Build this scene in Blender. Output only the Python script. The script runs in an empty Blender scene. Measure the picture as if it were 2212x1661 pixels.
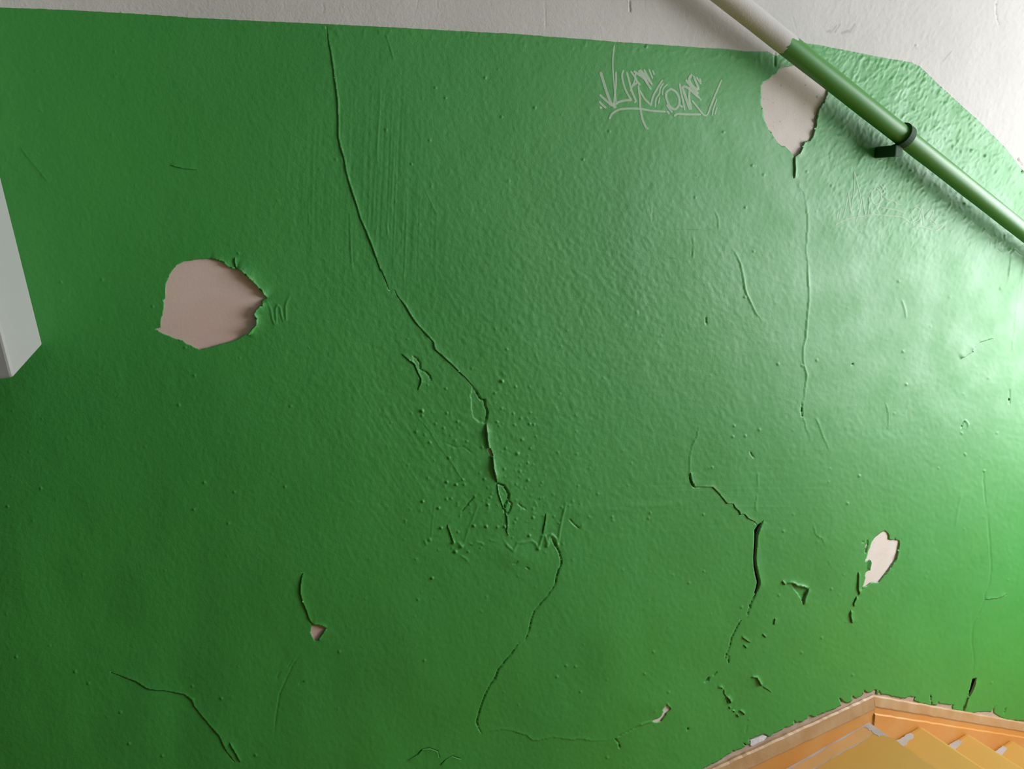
import bpy, bmesh, math, random
import numpy as np
from mathutils import Matrix, Vector

# ------------------------------------------------------------------ camera
# World: x along the photographed wall (to the right), y into the wall (its face is y = 0),
# z up (z = 0 is the top of the skirting where the landing ends and the stairs begin).
W, H, F = 2212.0, 1661.0, 1500.0
CX, CY, CAMH = 1106.0, 830.5, 1.5
def _axes():
    X = np.array([4300 - CX, 200 - CY, F]); X /= np.linalg.norm(X)
    D = np.array([1486 - CX, 6330 - CY, F]); D -= X * (X @ D); D /= np.linalg.norm(D)
    N = np.cross(X, D)
    if N[2] < 0: N = -N
    return np.array([X, N, -D])
R = _axes()
_r = R @ np.array([1885 - CX, 1500 - CY, F])
DIST = -CAMH / _r[2] * _r[1]                      # camera to wall, about 1.12 m
sc = bpy.context.scene
col = sc.collection
cam = bpy.data.objects.new('camera', bpy.data.cameras.new('camera'))
cam.data.sensor_fit = 'HORIZONTAL'; cam.data.sensor_width = 36.0
cam.data.lens = 36.0 * F / W
cam.data.clip_start = 0.02
M = Matrix.Identity(4)
for i in range(3):
    M[i][0] = R[i, 0]; M[i][1] = -R[i, 1]; M[i][2] = -R[i, 2]
M[0][3], M[1][3], M[2][3] = 0.0, -DIST, CAMH
cam.matrix_world = M
col.objects.link(cam); sc.camera = cam

# ------------------------------------------------------------------ light
sc.view_settings.view_transform = 'Standard'
sc.view_settings.look = 'None'
sc.view_settings.gamma = 1.0
sc.view_settings.use_curve_mapping = False
sc.view_settings.exposure = 0.0
world = bpy.data.worlds.new('daylight'); sc.world = world
world.use_nodes = True
world.node_tree.nodes['Background'].inputs[0].default_value = (0.80, 0.90, 1.0, 1)
world.node_tree.nodes['Background'].inputs[1].default_value = 0.9
WIN_Y0, WIN_Y1, WIN_Z0, WIN_Z1, WIN_X = -2.10, -0.40, 0.00, 2.25, 3.6
ld = bpy.data.lights.new('window_daylight', 'AREA')
ld.shape = 'RECTANGLE'; ld.size = WIN_Y1 - WIN_Y0; ld.size_y = WIN_Z1 - WIN_Z0
ld.energy = 252.0; ld.color = (0.92, 0.97, 1.0)
lo = bpy.data.objects.new('window_daylight', ld)
lo.location = (WIN_X + 0.10, (WIN_Y0 + WIN_Y1) / 2, (WIN_Z0 + WIN_Z1) / 2)
lo.rotation_euler = (0, math.radians(90), 0)     # shines towards -x, into the stairwell
lo.rotation_euler = Vector((-1, 0, 0)).to_track_quat('-Z', 'Z').to_euler()
col.objects.link(lo)

# ------------------------------------------------------------------ helpers
def unproject(px, py, y=0.0):
    """pixel of the photograph -> point on the plane y (array friendly)"""
    px = np.asarray(px, float); py = np.asarray(py, float)
    a = px - CX; b = py - CY
    rx = R[0, 0] * a + R[0, 1] * b + R[0, 2] * F
    ry = R[1, 0] * a + R[1, 1] * b + R[1, 2] * F
    rz = R[2, 0] * a + R[2, 1] * b + R[2, 2] * F
    t = (DIST + y) / ry
    return rx * t, rz * t + CAMH
def upt(px, py, y=0.0):
    x, z = unproject(px, py, y); return (float(x), float(y), float(z))
def K(o, s, pts):                                  # pixels measured in a blown-up crop -> photograph pixels
    return [(o[0] + x / s, o[1] + y / s) for x, y in pts]

def link(o, parent=None):
    col.objects.link(o)
    if parent: o.parent = parent
    return o
def mesh_obj(name, verts, faces, mats, parent=None, smooth=False, midx=None):
    me = bpy.data.meshes.new(name)
    me.from_pydata(verts, [], faces)
    for m in (mats if isinstance(mats, (list, tuple)) else [mats]): me.materials.append(m)
    if midx is not None: me.polygons.foreach_set('material_index', midx)
    if smooth: me.polygons.foreach_set('use_smooth', [True] * len(me.polygons))
    me.update()
    return link(bpy.data.objects.new(name, me), parent)
def bm_obj(name, bm, mat, parent=None, smooth=False):
    bmesh.ops.recalc_face_normals(bm, faces=bm.faces)
    me = bpy.data.meshes.new(name); bm.to_mesh(me); bm.free()
    me.materials.append(mat)
    if smooth: me.polygons.foreach_set('use_smooth', [True] * len(me.polygons))
    return link(bpy.data.objects.new(name, me), parent)
def box_bm(x0, x1, y0, y1, z0, z1, bev=0.0, seg=2):
    bm = bmesh.new()
    bmesh.ops.create_cube(bm, size=1.0)
    for v in bm.verts:
        v.co = Vector((x0 + (v.co.x + .5) * (x1 - x0), y0 + (v.co.y + .5) * (y1 - y0), z0 + (v.co.z + .5) * (z1 - z0)))
    if bev: bmesh.ops.bevel(bm, geom=bm.edges[:], offset=bev, segments=seg, affect='EDGES', profile=0.5)
    return bm
def prism_bm(poly, axis_a, axis_b, extr):
    """closed polygon in 3D (list of points) extruded by a vector"""
    bm = bmesh.new()
    vs = [bm.verts.new(p) for p in poly]
    f = bm.faces.new(vs)
    r = bmesh.ops.extrude_face_region(bm, geom=[f])
    for v in r['geom']:
        if isinstance(v, bmesh.types.BMVert): v.co += Vector(extr)
    return bm
def tag(o, label=None, cat=None, group=None, kind=None):
    if label: o['label'] = label
    if cat: o['category'] = cat
    if group: o['group'] = group
    if kind: o['kind'] = kind
    return o

# ------------------------------------------------------------------ materials
def mat(name, color, rough=0.6, spec=0.5, var=None, vscale=3.0, bumps=(), rvar=0.0):
    """principled + soft two-tone variation + noise bumps [(scale, detail, strength, distance)] in object space"""
    m = bpy.data.materials.new(name); m.use_nodes = True
    nt = m.node_tree; b = nt.nodes['Principled BSDF']
    b.inputs['Roughness'].default_value = rough
    b.inputs['Specular IOR Level'].default_value = spec
    b.inputs['Base Color'].default_value = (*color, 1)
    tc = nt.nodes.new('ShaderNodeTexCoord')
    if var is not None:
        n = nt.nodes.new('ShaderNodeTexNoise'); n.inputs['Scale'].default_value = vscale; n.inputs['Detail'].default_value = 4
        nt.links.new(tc.outputs['Object'], n.inputs['Vector'])
        cr = nt.nodes.new('ShaderNodeValToRGB')
        cr.color_ramp.elements[0].position = 0.35; cr.color_ramp.elements[1].position = 0.68
        cr.color_ramp.elements[0].color = (*color, 1); cr.color_ramp.elements[1].color = (*var, 1)
        nt.links.new(n.outputs['Fac'], cr.inputs['Fac']); nt.links.new(cr.outputs['Color'], b.inputs['Base Color'])
    if rvar:
        n = nt.nodes.new('ShaderNodeTexNoise'); n.inputs['Scale'].default_value = 9.0; n.inputs['Detail'].default_value = 3
        nt.links.new(tc.outputs['Object'], n.inputs['Vector'])
        mr = nt.nodes.new('ShaderNodeMapRange')
        mr.inputs['From Min'].default_value = .3; mr.inputs['From Max'].default_value = .7
        mr.inputs['To Min'].default_value = rough - rvar; mr.inputs['To Max'].default_value = rough + rvar
        nt.links.new(n.outputs['Fac'], mr.inputs['Value']); nt.links.new(mr.outputs['Result'], b.inputs['Roughness'])
    prev = None
    for (s, d, st, dist) in bumps:
        n = nt.nodes.new('ShaderNodeTexNoise'); n.inputs['Scale'].default_value = s; n.inputs['Detail'].default_value = d
        nt.links.new(tc.outputs['Object'], n.inputs['Vector'])
        bp = nt.nodes.new('ShaderNodeBump'); bp.inputs['Strength'].default_value = st; bp.inputs['Distance'].default_value = dist
        nt.links.new(n.outputs['Fac'], bp.inputs['Height'])
        if prev: nt.links.new(prev.outputs['Normal'], bp.inputs['Normal'])
        prev = bp
    if prev: nt.links.new(prev.outputs['Normal'], b.inputs['Normal'])
    return m

GREEN = (0.033, 0.262, 0.040)
M_green = mat('green_oil_paint', GREEN, 0.57, 0.56, (0.038, 0.272, 0.037), 2.2, [(420, 2, 0.38, 0.0006), (1100, 2, 0.25, 0.0003)], 0.05)
M_rim = mat('paint_film_edge', (0.22, 0.30, 0.17), 0.7, 0.3)
M_white = mat('whitewash', (0.60, 0.575, 0.555), 0.85, 0.2, (0.55, 0.53, 0.51), 5.0, [(300, 3, 0.35, 0.0010), (900, 2, 0.2, 0.0005)])
M_plaster = mat('bare_pink_plaster', (0.64, 0.46, 0.42), 0.9, 0.15, (0.66, 0.51, 0.46), 6.0, [(260, 4, 0.2, 0.0006)])
M_plaster2 = mat('bare_pale_plaster', (0.69, 0.62, 0.58), 0.9, 0.15, (0.64, 0.57, 0.53), 14.0, [(300, 4, 0.3, 0.0008)])
def flecks(m, scale, lo, dark):
    nt = m.node_tree; b = nt.nodes['Principled BSDF']; src = b.inputs['Base Color'].links[0].from_socket
    tc = nt.nodes.new('ShaderNodeTexCoord'); n = nt.nodes.new('ShaderNodeTexNoise'); n.inputs['Scale'].default_value = scale; n.inputs['Detail'].default_value = 2
    nt.links.new(tc.outputs['Object'], n.inputs['Vector'])
    mr = nt.nodes.new('ShaderNodeMapRange'); mr.inputs['From Min'].default_value = lo; mr.inputs['From Max'].default_value = lo + .05
    nt.links.new(n.outputs['Fac'], mr.inputs['Value'])
    mx = nt.nodes.new('ShaderNodeMix'); mx.data_type = 'RGBA'
    nt.links.new(mr.outputs['Result'], mx.inputs[0]); nt.links.new(src, mx.inputs[6]); mx.inputs[7].default_value = (*dark, 1)
    nt.links.new(mx.outputs[2], b.inputs['Base Color'])
flecks(M_plaster2, 130.0, .70, (0.38, 0.34, 0.31))
M_slab = mat('brown_render', (0.16, 0.11, 0.07), 0.95, 0.1)
M_casing = mat('white_casing_paint', (0.37, 0.37, 0.36), 0.6, 0.35, (0.345, 0.345, 0.335), 4.0, [(160, 3, 0.12, 0.0010)])
M_skirt = mat('orange_gloss_skirting', (0.52, 0.21, 0.035), 0.42, 0.5, (0.54, 0.26, 0.07), 7.0, [(120, 3, 0.2, 0.0012)])
M_floor = mat('orange_floor_paint', (0.46, 0.225, 0.034), 0.42, 0.45, (0.49, 0.26, 0.055), 2.5, [(60, 3, 0.08, 0.0012)])
M_border = mat('tan_floor_border', (0.52, 0.28, 0.10), 0.5, 0.4, (0.46, 0.25, 0.09), 9.0, [(120, 3, 0.2, 0.0012)])
M_cap = mat('tan_worn_skirting', (0.36, 0.20, 0.085), 0.5, 0.4, (0.42, 0.27, 0.15), 14.0, [(120, 3, 0.3, 0.0014)])
M_concrete = mat('grey_concrete', (0.42, 0.37, 0.35), 0.85, 0.2, (0.34, 0.30, 0.28), 20.0, [(150, 4, 0.3, 0.0012)])
M_bracket = mat('dark_green_bracket', (0.018, 0.065, 0.022), 0.75, 0.25, (0.024, 0.07, 0.028), 60.0, [(400, 2, 0.3, 0.0008)])
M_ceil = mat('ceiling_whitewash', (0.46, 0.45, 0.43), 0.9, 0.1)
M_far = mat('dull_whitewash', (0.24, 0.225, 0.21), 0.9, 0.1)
M_frame = mat('window_frame_white', (0.70, 0.70, 0.68), 0.5, 0.4)
M_dust = mat('grimy_plaster', (0.36, 0.28, 0.23), 0.9, 0.15, (0.46, 0.36, 0.30), 40.0, [(260, 4, 0.4, 0.0012)])
M_chip = mat('blue_grey_filler', (0.50, 0.53, 0.58), 0.5, 0.5, (0.75, 0.76, 0.78), 120.0)
def ink(name, color, op):
    m = mat(name, color, 0.6, 0.3)
    nt = m.node_tree; b = nt.nodes['Principled BSDF']
    b.inputs['Alpha'].default_value = op
    return m
M_ink1 = ink('pale_marker', (0.62, 0.72, 0.58), 0.55)
M_ink2 = ink('faded_marker', (0.62, 0.76, 0.56), 0.38)
M_smudge = ink('green_smudge', (0.12, 0.18, 0.11), 0.14)

# ------------------------------------------------------------------ traced relief of the wall (photograph pixels)
zt = ((640, 50), 3.02); b2 = ((740, 540), 2.966); zc = ((860, 740), 3.953); zw = ((900, 1040), 6.144)
a1 = ((0, 0), 2.966); a2 = ((740, 0), 2.966); a3 = ((1480, 0), 2.966); b1 = ((0, 540), 2.966); b3 = ((1480, 540), 2.966)
c1 = ((0, 1100), 2.961); c2 = ((740, 1100), 2.961); c3 = ((1480, 1100), 2.961)
h1 = ((320, 530), 6.9125); h2 = ((1630, 120), 5.19); h3 = ((1800, 1120), 6.92); h4 = ((600, 1220), 8.306); h5 = ((1360, 1480), 16.6)
zo = ((1440, 1020), 5.5375); zl = ((1500, 1430), 11.06); zm = ((1300, 440), 5.53); zr = ((1960, 270), 5.03); r2 = ((1900, 860), 4.153)
p1 = ((1500, 0), 7.373); k7 = ((1480, 1460), 5.821); k8 = ((1840, 1460), 5.946); g1 = ((1260, 80), 6.506); g2 = ((1780, 360), 7.9)

HOLES = {
 'left': K(*h1, [(105,1245),(190,1225),(197,1100),(225,990),(235,930),(243,860),(228,820),(265,780),(260,670),(275,550),(320,440),(370,370),(430,290),(530,240),(640,228),(750,208),(930,200),(1060,230),(1120,260),(1190,320),(1250,345),(1315,350),(1370,375),(1430,430),(1500,490),(1600,590),(1690,690),(1770,790),(1720,805),(1690,840),(1700,880),(1650,910),(1605,960),(1565,1025),(1590,1060),(1605,1150),(1590,1200),(1530,1260),(1480,1335),(1430,1330),(1360,1380),(1280,1420),(1170,1450),(1000,1500),(880,1530),(770,1555),(710,1530),(640,1490),(580,1470),(520,1415),(430,1395),(350,1365),(200,1300)]),
 'pipe': K(*h2, [(500,90),(440,110),(320,130),(280,165),(262,205),(210,225),(170,270),(110,295),(85,340),(82,400),(90,470),(82,540),(105,610),(110,680),(130,745),(145,770),(165,830),(200,855),(225,910),(270,980),(310,1010),(355,1018),(385,1050),(455,1130),(510,1090),(535,1040),(560,970),(600,958),(625,955),(655,900),(670,840),(690,790),(690,720),(705,660),(725,590),(780,510),(815,430),(825,340),(835,280),(760,200),(690,140),(620,80),(560,60)]),
 'right': K(*h3, [(765,183),(720,200),(660,245),(610,285),(560,360),(540,430),(510,490),(490,580),(465,615),(475,640),(540,612),(550,650),(530,740),(535,765),(500,780),(475,800),(465,850),(475,880),(460,920),(430,1020),(490,1005),(550,955),(600,945),(640,955),(670,950),(720,890),(830,750),(890,660),(930,600),(950,520),(970,430),(985,340),(970,325),(925,320),(922,285),(905,320),(850,320),(820,300),(825,260),(805,210)]),
 'small': K(*h4, [(620,1065),(720,1070),(800,1090),(860,1130),(800,1220),(710,1340),(670,1365),(620,1280),(590,1210),(600,1130)]),
 'sliver': K(*h5, [(1310,690),(1350,740),(1440,790),(1450,870),(1400,920),(1300,990),(1270,1090),(1180,1180),(1120,1290),(1000,1330),(930,1325),(840,1300),(800,1275),(900,1210),(1010,1190),(1080,1150),(1150,1080),(1180,990),(1215,950),(1180,880),(1220,810),(1280,740)]),
 'crack': K(*zc, [(766,898),(787,903),(808,968),(795,968),(773,940)]),
}
GAPS = [  # open cracks: no paint, dark behind
 K(*zo, [(1150,575),(1110,650),(1087,700),(1072,760),(1070,850),(1063,930),(1058,1020),(1063,1110),(1082,1200),(1107,1310),(1092,1390),(1062,1470),(1052,1440),(1072,1370),(1082,1315),(1064,1240),(1044,1130),(1038,1020),(1042,920),(1047,800),(1046,690),(1083,630),(1115,605)]),
 K(*c3, [(1836,1085),(1863,1079),(1838,1148),(1810,1208),(1822,1150)]),
]
DADO = [(-200,6),(-60,13),(0,15.5),(162,22),(303,30),(438,39),(740,54),(892,61.7),(1111,73),(1340,91),(1480,100),(1568,105),(1615,110.5),(1660,111),(1671,117),(1679,120),(1692,115),(1706,92),(1717,84),(1728,89.5),(1745,93.6),(1771,97),(1800,103),(1901,123),(1969,135),(1986,143),(2033,189),(2107,256),(2171,320),(2212,371),(2300,455)]
BOTTOM = [(1380,1735),(1480,1688)] + K(*k7, [(250,1172),(450,1072),(600,990),(620,955),(650,968),(780,910),(740,850),(790,890),(830,870),(820,820),(1000,742),(1060,780),(1110,750),(1200,700),(1290,655),(1380,620),(1380,570),(1410,600),(1450,580),(1460,595),(1540,545),(1560,508),(1620,522),(1660,505),(1690,490),(1830,430),(1970,372),(1935,280),(2005,330),(2060,340),(2110,300),(2105,245),(2140,280),(2200,255)]) \
   + K(*k8, [(40,300),(150,240),(160,180),(190,215),(260,205),(300,172),(322,190),(310,235),(350,240),(345,185),(385,243),(470,250),(520,270),(620,280),(700,295),(760,262),(822,268),(805,322),(870,345),(885,365),(950,365),(980,380),(1020,378),(1012,240),(1030,370),(1100,380),(1110,335),(1150,365),(1300,378),(1298,440),(1432,462),(1440,380),(1450,462),(1550,488),(1640,465),(1800,470),(1860,385),(1830,475),(1900,528),(1980,568),(2212,570)]) + [(2240,1560),(2300,1572)]
SKIRT_L = [(1380,1738),(1530,1667),(1885,1501)]; SKIRT_R = [(1885,1501),(2212,1559)]

# ledges: (polyline, lift in px, decay in px); the side to the right of / above the line is lifted
LEDGE = [
 (K(*zt, [(195,20),(205,100),(220,180),(235,280),(245,360),(258,450),(266,520),(268,620),(270,740),(285,810),(310,890),(322,970),(340,1030),(365,1110),(390,1180),(415,1270),(455,1360),(495,1460),(530,1560),(552,1620)]) +
  K(*b2, [(245,120),(275,190),(300,262)]), 1.25, 8),
 (K(*b2, [(335,258),(355,300),(400,355),(440,425),(480,480),(540,545),(582,590),(590,635),(640,680),(690,725),(745,780),(790,820),(838,880)]), 1.15, 7),
 (K(*zc, [(750,690),(755,800),(770,900),(803,980),(808,1070),(825,1130),(840,1195)]), 5.0, 9),
 (K(*zc, [(840,1195),(850,1280),(880,1370),(920,1480),(928,1560),(918,1600),(930,1640)]), 1.6, 4),
 (K(*h2, [(455,1130),(452,1200),(458,1280),(448,1380)]), 3.0, 6),
 (K(*a3, [(705,1150),(720,1180),(765,1240),(780,1330),(788,1420),(780,1540),(772,1600)]) + K(*b3, [(783,60),(785,150),(790,250),(790,330),(780,420),(772,500),(768,560),(752,620),(748,690),(755,740),(772,800),(765,850),(757,900),(755,940),(742,980),(738,1030),(745,1070),(760,1110),(765,1140),(780,1170),(792,1200),(795,1240)]), 0.85, 5),
 (K(*zm, [(1550,530),(1610,630),(1650,720),(1675,830),(1690,930),(1700,1010),(1730,1100),(1780,1200),(1830,1310),(1890,1380),(1915,1430)]), 0.88, 7),
 (K(*zm, [(1350,90),(1380,160),(1390,230),(1388,310)]), 0.7, 7),
 (K(*h4, [(445,130),(415,240),(395,380),(395,500),(440,660),(500,800),(550,950),(610,1060)]), 2.0, 8),
 (K(*c1, [(700,1045),(870,1105),(950,1155),(1060,1165),(1180,1190),(1225,1225),(1245,1270),(1310,1350),(1400,1450),(1440,1540),(1500,1620)]), 1.1, 12),
 (K(*c1, [(1465,1495),(1510,1570),(1535,1620)]), 1.6, 4),
 (K(*a1, [(125,945),(200,1040),(310,1175)]), 0.85, 16),
 (K(*a1, [(1090,1060),(1170,1080),(1260,1088)]), 1.5, 10),
 (K(*c2, [(890,1440),(960,1420),(1030,1412),(1090,1420),(1150,1440),(1175,1445),(1210,1475),(1260,1475),(1340,1455),(1460,1470),(1530,1465),(1600,1480),(1690,1475),(1740,1460)]), 0.89, 6),
 (K(*c2, [(410,1610),(480,1570),(510,1535),(560,1530),(610,1550),(620,1590)]), -1.4, 8),
 (K(*c2, [(620,1640),(660,1600),(700,1580),(760,1600)]), -1.2, 8),
 (K(*zl, [(1370,370),(1490,370),(1540,460),(1580,540),(1620,580)]), 4.0, 4),
 (K(*zl, [(1640,600),(1780,680),(1840,740)]), 1.0, 4),
 (K(*zl, [(790,860),(840,890),(875,960),(900,1000)]), 4.5, 5),
 (K(*zl, [(600,640),(660,622),(700,655)]), 2.2, 4),
 (K(*zl, [(730,680),(735,780),(790,860)]), 1.2, 4),
 (K(*zl, [(860,1090),(880,1140)]), 1.8, 3), (K(*zl, [(960,1180),(990,1220)]), 1.8, 3), (K(*zl, [(1040,1270),(1075,1340)]), 2.0, 3),
 (K(*zl, [(1105,1180),(1180,1230),(1225,1280)]), 2.8, 4),
 (K(*h3, [(350,795),(360,830),(355,960),(350,1040),(375,1100),(360,1140)]), 3.2, 5),
 (K(*h3, [(335,1160),(290,1260),(298,1310)]), 2.4, 5), (K(*h3, [(250,1370),(240,1440),(255,1500),(270,1560)]), 3.0, 6),
 (K(*c3, [(572,695),(565,735)]), 1.8, 4), (K(*c3, [(365,820),(415,855)]), 1.6, 4), (K(*c3, [(375,870),(395,890)]), 1.4, 4), (K(*c3, [(495,800),(515,820)]), 1.5, 4),
 (K(*c3, [(810,90),(825,160),(870,190),(885,230)]), 0.7, 5), (K(*c3, [(905,325),(930,380)]), 0.5, 5),
 (K(*c3, [(1915,575),(1990,570),(2050,545)]), 1.7, 7),
 (K(*c3, [(1860,1082),(1836,1150),(1808,1212),(1785,1290)]), 3.0, 9),
 (K(*b3, [(1760,695),(1830,650),(1850,615)]), 3.0, 9), (K(*b3, [(1880,590),(1960,565)]), 1.2, 6),
 (K(*b3, [(1280,980),(1295,1040),(1293,1150)]), 0.8, 8), (K(*b3, [(825,1070),(850,1120),(870,1180),(905,1260),(915,1290)]), 0.8, 5),
 (K(*b3, [(80,1120),(75,1190),(40,1260),(28,1330),(30,1450)]), 0.85, 6),
 (K(*zo, [(285,0),(285,60),(310,130),(340,185)]), 2.6, 7),
 (K(*zo, [(340,185),(430,178),(550,178),(620,250),(720,375),(795,378),(815,425),(860,460),(880,508),(930,500),(970,550),(1045,590),(1080,630)]), 1.4, 7),
 (K(*zo, [(1150,575),(1112,650),(1088,700),(1073,760),(1071,850),(1064,930),(1059,1020),(1064,1110),(1083,1200),(1108,1310),(1093,1390),(1062,1470)]), 3.6, 12),
 (K(*zo, [(1085,0),(1085,160)]), 0.6, 5), (K(*zo, [(1070,260),(1060,400),(1065,480)]), 0.7, 5),
 (K(*zo, [(1440,1332),(1490,1322),(1530,1330),(1545,1352),(1620,1362),(1695,1388)]), 3.4, 5),
 (K(*zo, [(1695,1388),(1660,1460),(1640,1520),(1630,1580)]), 3.2, 6), (K(*zo, [(1380,1300),(1410,1345)]), 3.0, 4),
 (K(*zc, [(30,100),(100,155),(140,185),(165,250),(195,310),(195,340),(165,410)]), 2.0, 9),
 (K(*zc, [(150,620),(270,760),(340,880),(430,990),(560,1200)]), 0.6, 5),
 (K(*h1, [(1290,180),(1285,250),(1310,340)]), 2.6, 8),
 (K(*h1, [(1315,350),(1370,375),(1430,430),(1500,490),(1600,590),(1690,690),(1770,790)][::-1]), -8.0, 15),
 (K(*h1, [(1690,840),(1700,880),(1650,910),(1605,960),(1565,1025),(1590,1060),(1605,1150),(1590,1200),(1530,1260),(1480,1335)]), 7.0, 11),
 (K(*h1, [(930,200),(1060,230),(1120,260),(1190,320),(1250,345),(1315,350)]), 3.5, 9),
 (K(*h2, [(820,400),(780,510),(725,590),(705,660),(690,720),(690,790),(670,840),(655,900),(625,955)]), 3.2, 7),
 (K(*h2, [(600,958),(560,970),(535,1040),(510,1090),(455,1130)]), 2.8, 6),
 (K(*h3, [(985,340),(970,430),(950,520),(930,600),(890,660),(830,750),(720,890),(670,950)]), 2.0, 6),
 (K(*h4, [(620,1065),(720,1070),(800,1090),(860,1130)]), 2.5, 6),
 (K(*h4, [(860,1130),(800,1220),(710,1340)]), 2.0, 6),
 (K(*b3, [(2165,50),(2135,180),(2120,260),(2105,400),(2095,520),(2088,640)]), 0.6, 4),
 (K(*a2, [(520,1210),(560,1290),(600,1380)]), 0.5, 5), (K(*a2, [(270,210),(310,340),(325,400)]), 0.7, 5),
 (K(*zm, [(1085,400),(1065,530),(1080,600),(1080,660)]), 0.7, 4),
 (K(*zw, [(395,570),(440,690),(480,810)]), 1.4, 5), (K(*zw, [(1710,420),(1700,520),(1665,690)]), 1.4, 7),
 ([(430,700+330),(300,1000)], 0.0, 1),
]
# grooves: (polyline, depth px, half width px)
GROOVE = [
 (K(*zc, [(650,390),(690,460),(710,490),(738,490),(745,540),(765,590),(755,650),(750,690)]), 2.2, 1.8),
 (K(*zc, [(120,110),(165,140),(190,180),(190,230),(245,255),(275,290),(285,330)]), 1.6, 1.5),
 (K(*zc, [(905,1225),(925,1260),(945,1300),(935,1340)]), 2.4, 1.9), (K(*zc, [(935,1345),(905,1385),(905,1430),(925,1470)]), 2.0, 1.6), (K(*zc, [(940,1345),(965,1375),(955,1420),(925,1470)]), 1.8, 1.4),
 (K(*zc, [(845,1202),(905,1222)]), 2.4, 1.8),
 (K(*zc, [(410,860),(500,900),(560,890),(640,950)]), 0.9, 1.4),
 (K(*zw, [(1780,740),(1830,840),(1880,920),(1910,1040),(1910,1090),(1870,1160),(1845,1250),(1830,1340)]), 1.7, 1.3),
 (K(*c2, [(1393,350),(1365,420),(1355,480),(1300,560),(1225,645),(1205,700),(1190,770),(1165,835)]), 1.2, 1.2),
 (K(*c2, [(1125,850),(1085,910),(1035,970),(990,1030),(975,1080),(935,1135),(910,1190),(885,1260),(865,1330),(858,1365),(870,1400),(890,1440)]), 1.5, 1.3),
 (K(*c2, [(1740,1460),(1765,1500),(1770,1530)]), 1.4, 1.3), (K(*c2, [(1750,1455),(1830,1415),(1890,1385)]), 1.0, 1.3),
 (K(*zw, [(1340,290),(1390,330),(1450,370)]), 1.2, 1.4), (K(*zw, [(2020,490),(2090,570),(2160,625)]), 1.3, 1.4), (K(*zw, [(770,200),(680,290),(590,410)]), 1.0, 1.2), (K(*zw, [(1260,1080),(1300,1080),(1335,1045)]), 1.0, 1.2), (K(*zw, [(1440,1130),(1490,1155)]), 1.2, 1.4),
 (K(*zo, [(1062,1470),(1030,1540),(1000,1600),(1000,1630)]), 1.8, 1.4),
 (K(*c3, [(412,640),(400,680)]), 1.2, 1.2), (K(*c3, [(360,710),(330,770),(300,830),(290,880),(270,930),(260,960)]), 1.0, 1.2), (K(*c3, [(285,940),(280,985)]), 1.2, 1.2), (K(*c3, [(210,1045),(190,1070)]), 1.2, 1.2), (K(*c3, [(160,1080),(150,1100),(135,1112)]), 2.4, 2.2),
 (K(*c3, [(1930,0),(1945,200),(1955,370),(1945,470),(1915,540),(1910,580),(1870,670),(1840,720),(1830,800),(1828,850),(1840,920),(1845,980),(1838,1075)]), 0.98, 1.2),
 (K(*r2, [(930,640),(935,690),(932,740),(938,800),(945,900),(952,960)]), 0.95, 1.2),
 (K(*b3, [(742,980),(738,1030),(745,1070)]), 1.5, 1.2), (K(*b3, [(30,1450),(40,1490),(62,1525)]), 1.8, 1.4),
 (K(*h3, [(500,310),(490,400),(475,460),(468,520)]), 2.2, 1.5), (K(*h3, [(418,338),(442,352)]), 1.6, 1.3), (K(*h3, [(425,1030),(405,1050)]), 1.6, 1.3),
 (K(*zm, [(800,315),(900,318),(1060,322),(1180,316),(1290,310)]), 0.7, 1.1), (K(*zm, [(740,655),(820,660),(900,664)]), 0.7, 1.1), (K(*zm, [(1240,1350),(1240,1400),(1250,1450)]), 1.0, 1.2), (K(*zm, [(605,40),(600,220)]), 0.5, 1.2),
 (K(*c1, [(1915,930),(1870,1000),(1830,1090),(1790,1180),(1770,1300),(1755,1420)]), 0.9, 1.3), (K(*c1, [(1870,970),(1840,1010)]), 0.9, 1.3), (K(*c1, [(1790,1040),(1770,1080)]), 0.9, 1.3), (K(*c1, [(1910,1120),(1945,1100)]), 1.0, 1.6),
 (K(*b3, [(2070,890),(2068,960),(2070,990)]), 1.2, 1.2), (K(*b3, [(130,430),(132,480)]), 0.9, 1.2), (K(*b3, [(410,1290),(440,1335)]), 1.0, 1.3), (K(*b3, [(1070,725),(1072,740)]), 1.6, 1.4),
 (K(*a2, [(1838,0),(1842,80)]), 1.6, 1.2), (K(*a2, [(1800,0),(1830,20)]), 0.8, 1.2), (K(*a2, [(480,0),(474,65)]), 0.7, 1.2), (K(*a2, [(605,0),(608,60)]), 0.7, 1.2), (K(*a2, [(1295,0),(1298,90),(1300,190)]), 0.7, 1.2), (K(*a1, [(2065,20),(2075,60),(2065,90)]), 0.8, 1.2), (K(*a1, [(1815,0),(1820,60)]), 0.6, 1.2),
 (K(*a3, [(2000,0),(1990,50),(1998,110),(2015,170)]), 1.0, 1.2), (K(*a3, [(690,100),(712,190)]), 0.7, 1.2), (K(*a3, [(580,330),(582,430)]), 1.6, 2.5),
 (K(*a3, [(0,1475),(100,1478),(170,1470)]), 0.6, 1.1), (K(*a3, [(45,1540),(40,1640)]), 0.9, 1.2),
 (K(*zr, [(1195,350),(1210,400),(1245,440)]), 2.0, 2.0), (K(*zr, [(1235,480),(1250,530)]), 1.6, 1.6),
 (K(*k8, [(1440,462),(1452,380)]), 1.6, 1.2), (K(*k8, [(1960,490),(1985,410)]), 1.5, 1.4), (K(*k8, [(1012,240),(1020,330)]), 1.6, 1.2), (K(*k7, [(30,690),(45,660)]), 1.6, 1.6), (K(*k7, [(780,730),(795,640)]), 0.9, 1.3),
 (K(*b3, [(1765,1140),(1775,1110),(1790,1095)]), 1.6, 1.4),
]
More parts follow.
